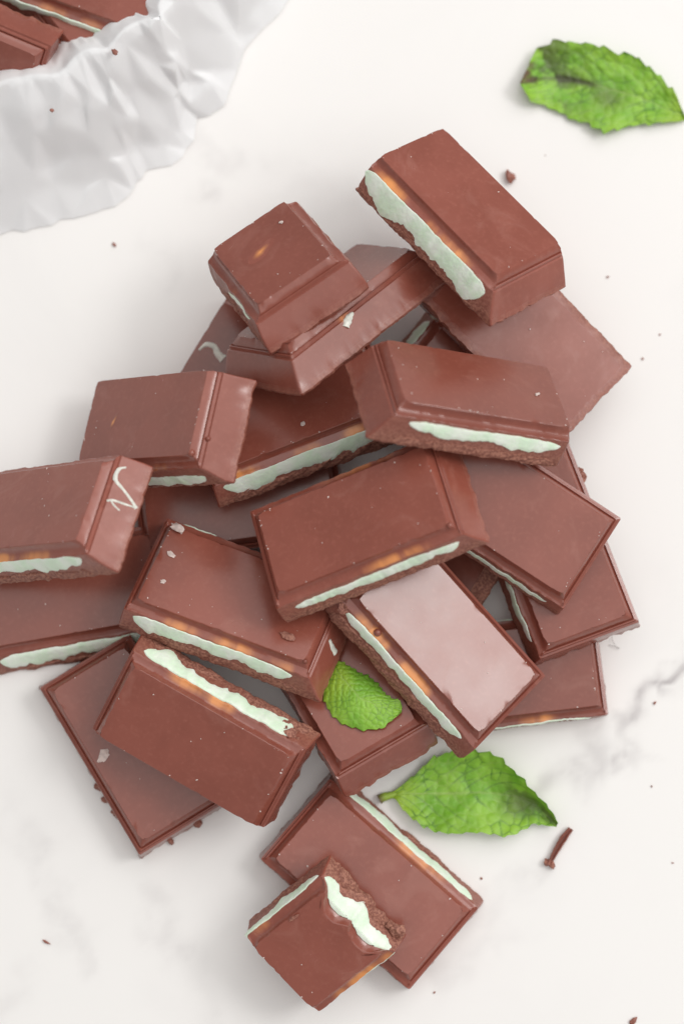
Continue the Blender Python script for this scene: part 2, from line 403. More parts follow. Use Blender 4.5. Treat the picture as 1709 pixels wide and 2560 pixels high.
def strip_parts(a, b, side, kind, t0, t1, zt, zb, out, seed, rough, taper=3.5, wav=.30, step=.45, jseed=0):
    """a layer that shows on a broken side: closed bar along the side; returns verts, faces"""
    n = max(8, int((t1 - t0) / step)); t = np.linspace(t0, t1, n)
    e = np.minimum(t - t0, t1 - t); f = np.sqrt(np.clip(e / taper, 0, 1)) if taper > 0 else np.ones(n)
    f = np.maximum(f, .04)
    mid = (zt + zb) / 2 + wav * .6 * fbm1(t * .22, seed + 1)
    hh = (zt - zb) / 2 * f * (1 + .22 * fbm1(t * .3, seed + 2))
    top = mid + hh + wav * .35 * fbm1(t * .8, seed + 3) * f
    bot_ = mid - hh + wav * .5 * fbm1(t * .55, seed + 4) * f
    if not rough:                             # the top follows the shell, the underside thins out to the ends
        top = zt + (zb - zt) * .30 * (1 - f) + wav * .22 * fbm1(t * .35, seed + 3)
        bot_ = top - (zt - zb) * f * (1 + .28 * fbm1(t * .2, seed + 2) + .06 * fbm1(t * 1.1, seed + 9))
    if rough: bot_ = np.minimum(bot_, -H + .25 + .5 * fbm1(t * .8, seed + 5))
    bot_ = np.maximum(bot_, -H - .15)
    if kind[0] == 'C': top = np.minimum(top, -2.38)
    top = np.maximum(top, bot_ + .05)
    base_d = np.interp([-2.5, -4, -6, -8.5], [p[1] for p in kprof(kind)][::-1], [p[0] for p in kprof(kind)][::-1])
    tj = t if side in ('-y', '+x') else -t
    j = jag_for(kind[0], tj, jseed if kind[0] == 'B' else jseed + ord(side[1]))
    NS = 7 if not rough else 10
    V = []
    for i in range(n):
        prof = []
        for q in range(NS):
            w = q / (NS - 1); z = top[i] + (bot_[i] - top[i]) * w
            d = np.interp(z, [p[1] for p in kprof(kind)][::-1], [p[0] for p in kprof(kind)][::-1]) + j[i] * (float(bite_depth(z)) if kind[0] == 'B' else 1)
            bul = (out * .5 + .17) * min(1.0, .72 + w * 2.2, .55 + (1 - w) * 2) * f[i] ** .5
            if rough: bul = .65 * out * (.5 + .5 * fbm1(np.array([t[i] * .5 + 3 * w]), seed + 40)[0] + .25 * noise2(t[i] * 1.4, w * 6, seed)) * f[i] + .05
            else: bul *= (1 + .2 * noise2(t[i] * .25, w * 2, seed))
            prof.append((d + bul, z))
        prof = [(-1.2, top[i] - .02)] + prof + [(-1.2, bot_[i] + .02)]
        for d, z in prof:
            if side == '-y': V.append((t[i], -b / 2 - d, z))
            elif side == '+y': V.append((-t[i], b / 2 + d, z))
            elif side == '+x': V.append((a / 2 + d, t[i], z))
            else: V.append((-a / 2 - d, -t[i], z))
    m_ = NS + 2; F = []
    for i in range(n - 1):
        for q in range(m_):
            q2 = (q + 1) % m_
            F.append((i * m_ + q, i * m_ + q2, (i + 1) * m_ + q2, (i + 1) * m_ + q))
    F.append(tuple(range(m_ - 1, -1, -1))); F.append(tuple((n - 1) * m_ + q for q in range(m_)))
    return V, F

def join_parts(parts):
    V, F = [], []
    for v, f in parts:
        o = len(V); V += v; F += [tuple(i + o for i in q) for q in f]
    return V, F

def blob(c, r, seed, flat=.6, sub=1):
    """a small irregular lump"""
    bm = bmesh.new(); bmesh.ops.create_icosphere(bm, subdivisions=sub, radius=1)
    rs = np.random.RandomState(seed); V = []
    sc = np.array([rs.uniform(.7, 1.35), rs.uniform(.6, 1.1), flat]); R = Matrix.Rotation(rs.uniform(0, 6.28), 3, 'Z')
    for v in bm.verts:
        k = 1 + .38 * rs.uniform(-1, 1)
        p = R @ Vector([v.co[i] * sc[i] * k * r for i in range(3)])
        V.append((c[0] + p.x, c[1] + p.y, c[2] + p.z))
    F = [tuple(v.index for v in f.verts) for f in bm.faces]; bm.free()
    return V, F

def ribbon(pts, widths, nrm, lift=.12, thick=.18):
    """flat smear of cream lying along pts (3-D, mm)"""
    P = np.array(pts, float); n0 = np.array(nrm, float); n0 /= np.linalg.norm(n0)
    t = np.linspace(0, len(P) - 1, (len(P) - 1) * 6 + 1)
    def cr(i, u):
        p = [P[min(max(i + k, 0), len(P) - 1)] for k in (-1, 0, 1, 2)]
        return .5 * (2 * p[1] + (p[2] - p[0]) * u + (2 * p[0] - 5 * p[1] + 4 * p[2] - p[3]) * u * u + (3 * p[1] - p[0] - 3 * p[2] + p[3]) * u ** 3)
    C = np.array([cr(min(int(q), len(P) - 2), q - min(int(q), len(P) - 2)) for q in t])
    W = np.interp(t, range(len(P)), widths) * (1 + .15 * fbm1(t * 3, 5))
    T = np.gradient(C, axis=0); V = []
    for i in range(len(C)):
        s = np.cross(n0, T[i]); s /= max(1e-9, np.linalg.norm(s)); w = W[i] / 2
        for x, z in ((-1, -.1), (-.6, thick), (.0, thick * 1.25), (.6, thick), (1, -.1)):
            V.append(tuple(C[i] + s * x * w + n0 * (z + lift * .3)))
    F = [(i * 5 + q, i * 5 + q + 1, i * 5 + q + 6, i * 5 + q + 5) for i in range(len(C) - 1) for q in range(4)]
    F += [(i * 5 + 4, i * 5, i * 5 + 5, i * 5 + 9) for i in range(len(C) - 1)]
    F += [(0, 1, 2, 3, 4), tuple((len(C) - 1) * 5 + q for q in (4, 3, 2, 1, 0))]
    return V, F

POSE = {
'P1': ((28.2,67.7,33.8),(0.8586,-0.2759,-0.0135,-0.4318)),
'P3': ((-4.1,48.4,26.4),(0.7869,-0.4720,0.0035,0.3975)),
'P6': ((29.4,25.1,41.2),(0.9219,-0.3246,0.2093,0.0311)),
'P7': ((-44.6,20.0,27.0),(0.9146,-0.0889,-0.3879,-0.0715)),
'P8': ((-68.4,-0.4,29.9),(0.9153,-0.1809,-0.3532,-0.0691)),
'P9': ((-12.3,24.0,22.3),(0.9739,-0.1349,-0.0415,0.1776)),
'P11': ((1.9,-4.2,40.0),(0.9658,-0.1329,-0.1600,0.1550)),
'P12': ((37.0,-0.8,30.1),(0.9579,0.0231,0.0475,-0.2823)),
'P14': ((47.9,-8.3,17.9),(0.9840,-0.0195,-0.0013,0.1769)),
'P15': ((37.4,-36.4,9.4),(0.9984,-0.0012,-0.0013,0.0573)),
'P16': ((23.4,-28.9,26.5),(0.9074,-0.0961,0.1264,-0.3891)),
'P19': ((-23.3,-18.9,23.5),(0.9678,-0.1725,-0.0113,-0.1831)),
'P20': ((-62.3,-17.5,9.4),(0.9961,0,0,0.0876)),
'P21': ((-32.8,-52.7,22.7),(0.9544,0.1535,-0.0656,-0.2474)),
'P22': ((-47.4,-52.4,9.4),(0.8726,-0.0007,-0.0004,-0.4884)),
'P23': ((-2.0,-35.1,16.1),(0.8623,-0.0794,-0.0834,-0.4931)),
'P24': ((6.2,-84.0,9.4),(0.9369,0.0000,0.0001,-0.3497)),
'P2': ((-15.6,55.3,35.6),(0.8388,-0.1403,-0.2833,-0.4432)),
'P25': ((-5.3,-97.5,19.0),(0.8964,0.1834,0.0244,-0.4029)),
'P5': ((42.2,40.6,19.5),(0.9225,-0.0017,0.1062,-0.3711)),
'P4': ((-25.2,34.7,9.4),(0.4939,0.0047,-0.0058,-0.8695)),
'P10': ((-24.0,4.4,9.4),(0.9976,0,0,0.0698)),
'P17': ((19.9,-10.4,10.9),(0.9609,-0.0447,-0.0300,-0.2716)),
'P5b': ((26.4,28.5,11.7),(0.9387,0.0284,0.0974,-0.3294)),
}
def pose_at(corner, px, py, z, q):
    """location so that the given local corner of the raised face stands at that pixel, at height z"""
    w = Quaternion(q) @ Vector(corner); p = at(px, py, z)
    return tuple(p - np.array(w))
QC1 = (0.8861, 0.4193, 0.0007, -0.1974); POSE['C1'] = (pose_at((20, 9.75, 0), 92, 138, 25, QC1), QC1)
QC2 = (0.9783, -0.0848, -0.0119, -0.1888); POSE['C2'] = (pose_at((20, -9.75, 0), 352, 76, 23, QC2), QC2)
QC3 = (0.8905, -0.0769, -0.0314, -0.4474); POSE['C3'] = (pose_at((-7.5, -7.5, 0), 100, 10, 18, QC3), QC3)
QC4 = (0.985, 0.04, -0.03, -0.1677); POSE['C4'] = (pose_at((20, -9.75, 0), 225, 185, 13, QC4), QC4)

def to_local(pid, px, py):
    """point on the raised-face plane of a piece at photo pixel px, py, in the piece's own mm"""
    loc, q = POSE[pid]; q = Quaternion(q); n = np.array(q @ Vector((0, 0, 1))); c = np.array(loc)
    d = _f + _r * (px - 854.5) / FPX - _u * (py - 1280) / FPX
    p = CAM + d * (((c - CAM) @ n) / (d @ n))
    return np.array(q.inverted() @ Vector(p - c))

BODY = {}
def piece(pid, label, sides, a=40.0, b=19.5, cream=(), base=(), thin=(), specks=6, seed=0, flip=False, corner=1.0, H_off=0):
    """cream / base: (side, t0, t1, ztop, zbottom, outset)"""
    loc, q = POSE[pid]; q = Quaternion(q)
    root = empty('mint_chocolate', loc, q)
    tag(root, label, 'chocolate', 'pieces of mint filled chocolate')
    me = body_mesh(a, b, sides, seed, thin, corner)
    if flip:
        for v in me.vertices: v.co = Vector((v.co.x, -v.co.y, -(v.co.z + H * MM)))
        me.update()
    body = link('chocolate_body', me, M_CHOC, root); BODY[pid] = body
    kind = {'-x': sides[0], '+x': sides[1], '-y': sides[2], '+y': sides[3]}
    if cream:
        V, F = join_parts([strip_parts(a, b, s, kind[s], t0, t1, zt, zb, o, seed + 3 * i, False, jseed=seed) for i, (s, t0, t1, zt, zb, o) in enumerate(cream)])
        if flip: V = [(x, -y, -(z + H)) for x, y, z in V]
        link('mint_filling', mesh('mint_filling', V, F, 50), M_CREAM, root)
    if base:
        V, F = join_parts([strip_parts(a, b, s, kind[s], t0, t1, zt, zb, o, seed + 100 + 3 * i, True, taper=1.5, wav=.5, step=.3, jseed=seed) for i, (s, t0, t1, zt, zb, o) in enumerate(base)])
        if flip: V = [(x, -y, -(z + H)) for x, y, z in V]
        link('crumbly_base', mesh('crumbly_base', V, F, 60, {'rough': [1.0] * len(V), 'thin': [0.0] * len(V)}), M_CHOC, root)
    if specks:
        rs = np.random.RandomState(seed + 500); parts = []
        for i in range(int(specks * 1.7)):
            x, y = rs.uniform(-a / 2, a / 2), rs.uniform(-b / 2, b / 2)
            if rs.rand() < .55:                       # crumbs gather along the edges
                if rs.rand() < .5: y = math.copysign(b / 2 - rs.uniform(0, .6), y)
                else: x = math.copysign(a / 2 - rs.uniform(0, .6), x)
            parts.append(blob((x, y, .04 if not flip else .25), rs.uniform(.07, .22), seed * 31 + i, .45, 1))
        V, F = join_parts(parts)
        tag(link('crumb_specks', mesh('crumb_specks', V, F), M_SPECK, body), None, None, kind='stuff')
    return root

R = {}
R['P1'] = piece('P1', 'tilted chocolate at the very top of the pile showing a thick mint layer', ('F', 'W', 'C1.6', 'F'), seed=11,
    cream=[('-y', -20.3, 20.6, -2.15, -7.6, .35)], base=[('-y', -20.5, 20.5, -8.0, -H, .25)],
    thin=[('-y', -13, 5.5, .9), ('-y', 1, 3, .45), ('-y', 8.5, 6, .8)], specks=8)
R['P2'] = piece('P2', 'short greyish chocolate half propped on the upper left of the pile', ('F', 'W', 'C0.8', 'C0.6'), a=24, seed=12,
    cream=[('-y', -1, 10.5, -3.0, -4.2, .12)], base=[('-y', -6, 9, -6.0, -H, .5), ('+y', -11, 10, -5, -H, .25)], thin=[('-y', 3, 5, .3)], specks=9)
R['P3'] = piece('P3', 'steeply tilted chocolate beneath the short half, its long smooth side wall facing down', ('W', 'M', 'W', 'M'), seed=13, specks=12,
    thin=[('-y', -5.5, 2.2, .9)])
R['P4'] = piece('P4', 'dark shaded chocolate low at the upper left with a white cream swirl', ('M', 'M', 'F', 'M'), a=24, seed=14, specks=2)
R['P5'] = piece('P5', 'upside down chocolate with bare smooth underside at the right of the pile', ('M', 'M', 'C', 'M'), seed=15, flip=True, specks=5)
R['P5b'] = piece('P5b', 'mostly hidden chocolate under the upside down one, a bit of mint showing', ('C1.5', 'M', 'M', 'M'), a=24, seed=16, specks=3,
    cream=[('-x', -9, 11, -2.2, -6.5, .3)])
R['P6'] = piece('P6', 'tilted chocolate on the pile right of centre with a white cream stripe along its front', ('W', 'F', 'C0.6', 'F'), seed=17,
    cream=[('-y', -18, 18.5, -2.9, -5.4, .3)], base=[('-y', -20, 19, -7.2, -H, .35)], specks=12)
R['P7'] = piece('P7', 'greyish tilted chocolate on the left with small air bubbles at its right end', ('F', 'W', 'C1.2', 'F'), seed=18,
    cream=[('-y', -8, 20, -4.6, -7.6, .3)], base=[('-y', -10, 18, -8, -H, .3)], thin=[('-y', 8, 3.5, .6)], specks=12)
R['P8'] = piece('P8', 'tilted chocolate cut by the left picture edge with a white zigzag smear', ('C', 'W', 'C1.2', 'C'), seed=19,
    cream=[('-y', -20, 19.2, -2.3, -5.6, .35)], base=[('-y', -20, 4, -6.4, -H, .8), ('-y', 6, 18, -6.8, -H, .4)],
    thin=[('-y', -6, 5, 1.0), ('-y', 4, 6, .95)], specks=10)
R['P9'] = piece('P9', 'long chocolate in the upper middle, its front break showing mint above a crumbly base', ('M', 'M', 'C2.2', 'M'), seed=20,
    cream=[('-y', -20.2, 20, -2.3, -6.0, .35)], base=[('-y', -19, 21, -6.0, -H, .7)],
    thin=[('-y', -14.5, 3.5, .95), ('-y', 0, 4.5, .7), ('-y', 13.5, 5, .95)], specks=9)
R['P10'] = piece('P10', 'dark chocolate deep in shade left of the centre', ('M', 'M', 'M', 'M'), a=43, b=20, seed=21, specks=3)
R['P11'] = piece('P11', 'chocolate in the very centre of the pile with a thin mint line at its front', ('M', 'W', 'C1.0', 'C'), seed=22,
    cream=[('-y', -18.5, 20.2, -3.3, -6.0, .35)], base=[('-y', -18, 17, -6.8, -H, .25)],
    thin=[('-y', 6, 9, .75), ('-y', -8, 3, .25), ('+y', 5, 12, .5)], specks=14)
R['P12'] = piece('P12', 'large flat chocolate lying over others right of the centre', ('M', 'M', 'C0.9', 'M'), seed=23,
    cream=[('-y', -6, 18.5, -4.0, -6.0, .2)], base=[('-y', -18, 19, -6.6, -H, .35)], specks=8)
R['P14'] = piece('P14', 'chocolate at the right edge of the pile standing out beneath the large flat one', ('C1.4', 'M', 'M', 'M'), a=19.5, b=40, seed=24,
    cream=[('-x', -18, 18, -2.6, -5.0, .15)], thin=[('-x', 10, 7, .5), ('-x', 0, 4, .6)], specks=9)
R['P15'] = piece('P15', 'chocolate flat on the marble at the lower right of the pile with cream smears', ('M', 'M', 'C', 'C'), seed=25,
    cream=[('-y', -18, 18.5, -2.4, -4.6, .3), ('+y', -19, 19, -3.0, -6.0, .3)], base=[('-y', -20, 16, -5.6, -H, .45)],
    thin=[('-y', 6, 4.5, .8)], specks=8)
R['P16'] = piece('P16', 'pale shining chocolate reflecting the window with fingerprints, right of the small mint leaf', ('M', 'M', 'C1.8', 'M'), seed=26,
    cream=[('-y', -19.5, 18.5, -2.5, -5.0, .3)], base=[('-y', -21, 17, -5.4, -H, .7)],
    thin=[('-y', -12, 5.5, .95), ('-y', 1, 6, .95)], specks=10)
R['P17'] = piece('P17', 'small dark broken chocolate in the gap beside the pale shining one', ('C', 'C', 'C', 'C'), a=26, b=13, seed=27, flip=True, specks=0,
    base=[('+x', -7, 7, -7.0, -H, .6)])
R['P19'] = piece('P19', 'chocolate left of the centre with flakes on top and a long mint stripe', ('M', 'W', 'C1.8', 'C0.8'), seed=28,
    cream=[('-y', -19.8, 18.2, -2.5, -5.6, .35), ('+y', 10, 18, -1.9, -4.0, .4)], base=[('-y', -16, 20, -6.0, -H, .4)],
    thin=[('-y', -8, 6, .85), ('-y', 4, 6, .9), ('-y', 15, 3.5, .7)], specks=16)
R['P20'] = piece('P20', 'chocolate cut by the left picture edge, lying flat under the zigzag smeared one', ('M', 'M', 'C3.4', 'C'), seed=29,
    cream=[('-y', -19, 20.5, -2.5, -6.4, .4)], base=[('-y', -14, 19, -6.6, -H, .7)], specks=7, thin=[('-y', -4, 10, .2)])
R['P21'] = piece('P21', 'chocolate at the lower left lying across another, mint stripe on its upper side', ('M', 'M', 'F', 'C2.2'), b=18.5, seed=30,
    cream=[('+y', -18.5, 20, -2.5, -6.2, .4)], base=[('+y', -21, -4, -5.6, -H, .55), ('+y', 2, 20, -6.6, -H, .4)],
    thin=[('+y', -8, 5, .95), ('+y', 1, 4.5, .9)], specks=10)
R['P22'] = piece('P22', 'lowest chocolate at the left, white dusty patch, half covered by another', ('M', 'M', 'M', 'C'), seed=31,
    cream=[('+y', -18, 18, -2.5, -6, .2)], base=[], specks=7)
R['P23'] = piece('P23', 'chocolate carrying the small mint leaf', ('M', 'W', 'C', 'C'), seed=32,
    cream=[('+y', -18, 12, -3.0, -5.0, .2)], thin=[('-y', -3, 8, .3)], specks=6)
R['P24'] = piece('P24', 'chocolate flat on the marble at the bottom, under the bitten one', ('M', 'M', 'C0.2', 'C1.8'), seed=33,
    cream=[('+y', -20, 19.5, -2.2, -5.4, .45)], base=[('+y', -12, 2, -6.0, -H, .9), ('+y', 14, 19, -6.0, -H, .8), ('-y', -18, 20, -6, -H, .15)],
    thin=[('+y', 5, 8, .8)], specks=8)
R['P25'] = piece('P25', 'bitten chocolate half at the bottom of the picture with tooth marks', ('C0.5', 'C0.3', 'F', 'B'), a=19.5, b=21.5, seed=34,
    cream=[('-x', -11, 11.5, -2.3, -4.8, .35), ('+y', -11.4, 11.2, -1.5, -4.6, .55), ('+x', 2, 11.5, -2.6, -4.4, .2)],
    base=[('+y', -11.0, 9.2, -5.4, -H, 1.1), ('-x', -6, 4, -7.0, -H, .5)], thin=[('+x', 3, 9, .95), ('-x', -7, 3, .5)], specks=3)
R['C1'] = piece('C1', 'blurred reddish chocolate in the paper at the top left corner', ('M', 'M', 'M', 'M'), seed=41, specks=3)
R['C2'] = piece('C2', 'blurred chocolate in the paper at the top edge with a cream line', ('M', 'M', 'C', 'M'), seed=42,
    cream=[('-y', -20, 17, -2.3, -4.6, .4)], thin=[('-y', -3, 6, .7), ('-y', 8, 4, .5)], specks=4)
R['C3'] = piece('C3', 'blurred greyish chocolate wedged beneath the one with the cream line in the paper', ('M', 'M', 'M', 'M'), a=15, b=15, seed=43, specks=0)
R['C4'] = piece('C4', 'blurred dark chocolate lowest in the paper at the top left', ('M', 'M', 'C', 'M'), seed=44,
    cream=[('-y', 6, 19, -2.3, -4.6, .4)], specks=0)

# cream smears, chips and bubbles on single pieces
def smear(pid, name, V, F, m=M_SMEAR): return link(name, mesh(name, V, F, 60), m, R[pid])
w0, w1 = np.array([20 + 2.2, 0, -2.55]), np.array([20 + 5.5, 0, -8.2]); nw = (.86, 0, .5)
wp = lambda y, k: w0 + (w1 - w0) * k + np.array([0, y, 0])
smear('P8', 'cream_smear', *join_parts([ribbon([wp(9.6, .25), wp(8.6, .05), wp(6.2, .05), wp(4.6, .4), wp(3.0, .75), wp(1.6, 1.0)], [.5, .8, 1.0, .7, .8, 1.0], nw, thick=.12),
                                        ribbon([wp(1.7, .95), wp(1.6, .6), wp(1.5, .2), wp(.9, .0)], [.55, .6, .6, .5], nw, thick=.12), ribbon([wp(1.5, .1), wp(.6, .25), wp(-.2, .5)], [.55, .5, .4], nw, thick=.12)]))
l4 = [to_local('P4', x, y) for x, y in ((497, 875), (515, 861), (535, 866), (545, 885), (558, 897))]
smear('P4', 'cream_smear', *ribbon(l4, [.5, 1.1, 1.3, 1.6, 2.2], (0, 0, 1)))
smear('P3', 'cream_smear', *ribbon([(-6.6, -9.75 - 3.1, -3.7), (-5.4, -9.75 - 2.7, -3.1), (-4.0, -9.75 - 2.35, -2.62), (-2.8, -9.75 - 2.1, -2.55)], [1.6, 1.7, 1.3, .6], (0, -.7, .7)))
smear('P19', 'cream_smear', *ribbon([(20 + 2.75, -1.5, -3.4), (20 + 3.75, -2.2, -5.0), (20 + 4.8, -2.6, -6.8)], [.8, 1.3, 1.6], (.86, 0, .5)))
def chips(pid, name, items, rough=1.0):
    V, F = join_parts([blob(c, r, 900 + i * 7 + len(pid), fl, 2) for i, (c, r, fl) in enumerate(items)])
    link(name, mesh(name, V, F, 30, {'rough': [rough] * len(V), 'thin': [0.0] * len(V)}), M_CHOC, R[pid])
chips('P21', 'broken_chip', [((17.5, 9.25 + 2.6, -4.2), 1.5, .9), ((15.6, 9.25 + 2.7, -4.9), 1.2, .8), ((19.2, 9.25 + 2.3, -4.0), 1.1, .9)])
chips('P2', 'broken_chip', [((1.0, -9.75 - 2.4, -6.5), 1.0, .9), ((2.6, -9.75 - 2.4, -7.2), 1.2, .9), ((-5, -9.75 - 2.2, -7), .7, .8)])
chips('P22', 'broken_chip', [((23.1, 2.5, -8.4), .9, .7), ((23.3, -5, -8.6), .8, .5), ((4, -12.6, -8.3), 1.2, .6), ((7, -12.6, -8.5), 1.0, .5), ((11, -12.6, -8.6), .8, .5)], .6)
chips('P14', 'broken_chip', [((12.2, 13.5, -5), 1.2, .9), ((12.4, 15, -5.6), .9, .9)], .8)
chips('P16', 'broken_chip', [((-20.3, -12.2, -3.4), 1.3, .8), ((-18.6, -12.3, -5.4), 1.2, .9), ((-21.6, -11.4, -3), 1.1, .9)])
chips('P25', 'broken_chip', [((9.6, 14.6, -5.4), 1.5, .7), ((8.2, 14.0, -6), 1.4, .8), ((-7.6, 12.9, -6.6), .9, .8)])

def thin_spot(pid, px, py, ra, rb, ang):
    c = to_local(pid, px, py); V = [(c[0], c[1], .03)]; T = [1.0]; F = []; n = 24; K = 7; ca, sa = math.cos(ang), math.sin(ang)
    for k in range(1, K + 1):
        w = k / K
        for i in range(n):
            t = 2 * math.pi * i / n; q = 1 + .25 * float(noise1(3 + 2 * math.cos(t), 4)); x, y = ra * w * math.cos(t) * q, rb * w * math.sin(t) * q
            V.append((c[0] + x * ca - y * sa, c[1] + x * sa + y * ca, .03 * (1 - w) + .006)); T.append(.8 * max(0, 1 - w) ** 1.3)
    F += [(0, 1 + i, 1 + (i + 1) % n) for i in range(n)]
    F += [(1 + (k - 1) * n + i, 1 + k * n + i, 1 + k * n + (i + 1) % n, 1 + (k - 1) * n + (i + 1) % n) for k in range(1, K) for i in range(n)]
    link('amber_thin_spot', mesh('amber_thin_spot', V, F, 179, {'thin': T, 'rough': [0.0] * len(V)}), M_CHOC, BODY[pid])
thin_spot('P2', 650, 630, 4.2, 1.8, 1.9)
thin_spot('P7', 283, 1055, 2.6, 1.0, 1.1)
def bubble(pid, pos, r):
    bm = bmesh.new(); bmesh.ops.create_uvsphere(bm, u_segments=14, v_segments=8, radius=1)
    V = [tuple(np.array(pos) + np.array(v.co) * r) for v in bm.verts]; F = [tuple(v.index for v in f.verts) for f in bm.faces]; bm.free()
    link('air_bubble', mesh('air_bubble', V, F, 179, {'thin': [0.0] * len(V), 'rough': [0.0] * len(V)}), M_CHOC, BODY[pid])
bubble('P7', (20.1, -9.0, -.5), .85)
bubble('P7', (22.1, -5.2, -2.5), .6)
bubble('P11', (20.1, -9.6, -.7), .75)
bubble('P16', (-11.5, -10.9, -1.9), .9)
bubble('P19', (20.0, -9.4, -.4), .6)

# ------------------------------------------------------------------ crumbs, flakes, shaving
def crumb(name, label, pos, r, seed, flat=.7, cat='crumb', group='chocolate crumbs', m=M_CHOC, rough=.5, stretch=None, sub=2):
    V, F = blob((0, 0, 0), r, seed, flat, sub)
    if stretch:
        (sx, ang) = stretch; c, s = math.cos(ang), math.sin(ang)
        V = [((x * sx) * c - (y / sx ** .5) * s, (x * sx) * s + (y / sx ** .5) * c, z) for x, y, z in V]
    zmin = min(v[2] for v in V)
    V = [(x, y, z - zmin) for x, y, z in V]
    o = link(name, mesh(name, V, F, 35, {'rough': [rough] * len(V), 'thin': [0.0] * len(V)}), m)
    o.location = Vector([float(c) for c in pos]) * MM
    return tag(o, label, cat, group)
CR = [(1272, 444, 1.55, 'largest chocolate crumb, on the marble beside the topmost chocolate', None),
      (286, 612, .62, 'small crumb alone on the marble below the crumpled paper', None),
      (1518, 692, .5, 'crumb on the marble right of the topmost chocolate', None),
      (1648, 837, .38, 'upper of two tiny crumbs near the right picture edge, above the upside down chocolate corner', None),
      (1605, 897, .48, 'lower of two tiny crumbs, just off the corner of the upside down chocolate', None),
      (1635, 1758, .55, 'tiny crumb lying on the dark marble vein', (1.6, 1.2)),
      (1628, 1966, .45, 'tiny crumb at the right below the marble vein', None),
      (1202, 2197, .42, 'tiny crumb between the large lower leaf and the bottom chocolate', None),
      (1085, 2482, .42, 'tiny crumb beside the lowest corner of the bottom chocolate', None),
      (115, 2355, .55, 'thin sliver of chocolate alone on the marble at the lower left', (2.4, -.5)),
      (1580, 2554, .75, 'crumb cut by the bottom picture edge', (1.5, .6)),
      (1362, 388, .22, 'minute dark dot on the marble under the top right leaf', None),
      (1680, 2158, .3, 'pale minute crumb near the right edge, level with the shaving', (1.8, 0))]
for i, (px, py, r, lab, st) in enumerate(CR):
    crumb('chocolate_crumb', lab, at(px, py, 0), r * (1 if r > 1 else .8), 60 + i, .6, stretch=st, sub=2 if r > .5 else 1)
def on_piece(pid, px, py, lift=.05):
    l = to_local(pid, px, py); loc, q = POSE[pid]
    return np.array(loc) + np.array(Quaternion(q) @ Vector((l[0], l[1], lift)))
def flake(pid, px, py, r, lab, m, seed, st=None, rough=.9, flat=.25, name='chocolate_flake', cat='flake'):
    o = crumb(name, lab, on_piece(pid, px, py), r, seed, flat, cat, 'flakes lying on the chocolates', m, rough, st, 2)
    o.rotation_mode = 'QUATERNION'; o.rotation_quaternion = Quaternion(POSE[pid][1]); return o
flake('P19', 718, 1590, 1.25, 'flat chocolate flake near the lower right corner of the chocolate left of centre', M_CHOC, 81, (1.5, .05))
flake('P19', 442, 1322, 1.3, 'pale crumbly lump on the upper left corner of the chocolate left of centre', M_SPECK, 82, (1.3, -.2), flat=.45)
flake('P19', 428, 1387, .8, 'white dusty fleck on the chocolate left of centre, upper of two', M_SPECK, 83, (1.4, -.4), flat=.12)
flake('P19', 407, 1455, .75, 'round greyish fleck on the chocolate left of centre, lower of two', M_SPECK, 84, None, flat=.10)
flake('P22', 258, 1890, 1.3, 'white dusty patch on the lowest left chocolate', M_SPECK, 85, (1.5, -.9), flat=.08)
flake('P9', 757, 1060, .7, 'white fleck on the long chocolate of the upper middle', M_SPECK, 86, None, flat=.2)
flake('P2', 703, 556, .42, 'white fleck on the short greyish half', M_SPECK, 87, None, flat=.4)
flake('P25', 735, 2294, .55, 'small reddish flake on the bitten chocolate', M_CHOC, 88, (1.9, 1.5), flat=.4)
flake('P6', 1342, 987, .5, 'small white splinter on the tilted chocolate right of centre', M_SPECK, 89, (2.2, .6), flat=.4)

def shaving():
    A0, A1 = at(1426, 2072, 1.2), at(1374, 2160, 1.2)
    ax = A1 - A0; ln = np.linalg.norm(ax); ax /= ln; up = np.array([0, 0, 1.0]); sd = np.cross(ax, up)
    V, F = [], []; n, m_ = 22, 9
    for i in range(n):
        t = i / (n - 1); w = (.55 + .45 * math.sin(math.pi * min(1, .15 + t * .9))) * (1 + .12 * float(noise1(t * 7, 3)))
        c = A0 + ax * ln * t + sd * .35 * math.sin(t * 3)
        for j in range(m_):
            an = math.radians(-50 + 280 * j / (m_ - 1))
            rr = .85 * w * (1 + .07 * float(noise2(t * 9, j, 4)))
            V.append(tuple(c + sd * math.cos(an) * rr - up * (math.sin(an) * rr - .0)))
        for j in range(m_ - 1, -1, -1):
            an = math.radians(-50 + 280 * j / (m_ - 1)); rr = .45 * w
            V.append(tuple(c + sd * math.cos(an) * rr - up * (math.sin(an) * rr)))
    k = 2 * m_
    for i in range(n - 1):
        for j in range(k): F.append((i * k + j, i * k + (j + 1) % k, (i + 1) * k + (j + 1) % k, (i + 1) * k + j))
    F += [tuple(range(k - 1, -1, -1)), tuple((n - 1) * k + j for j in range(k))]
    b1 = blob(A1 + sd * .5 + np.array([0, 0, -.2]), 1.05, 5, .7, 2); b2 = blob(A1 - sd * .6 + np.array([0, 0, -.3]), .8, 6, .7, 2)
    root = empty('chocolate_shaving', (A0 + A1) / 2 - np.array([0, 0, 1.2]))
    tag(root, 'rolled chocolate shaving on the marble beside the tip of the lower leaf', 'shaving')
    o0 = (A0 + A1) / 2 - np.array([0, 0, 1.2])
    sh = lambda V: [tuple(np.array(v) - o0) for v in V]
    link('curl', mesh('curl', sh(V), F, 60, {'rough': [.25] * len(V), 'thin': [0.0] * len(V)}), M_CHOC, root)
    V2, F2 = join_parts([b1, b2])
    link('crumbly_end', mesh('crumbly_end', sh(V2), F2, 30, {'rough': [.9] * len(V2), 'thin': [0.0] * len(V2)}), M_CHOC, root)
shaving()

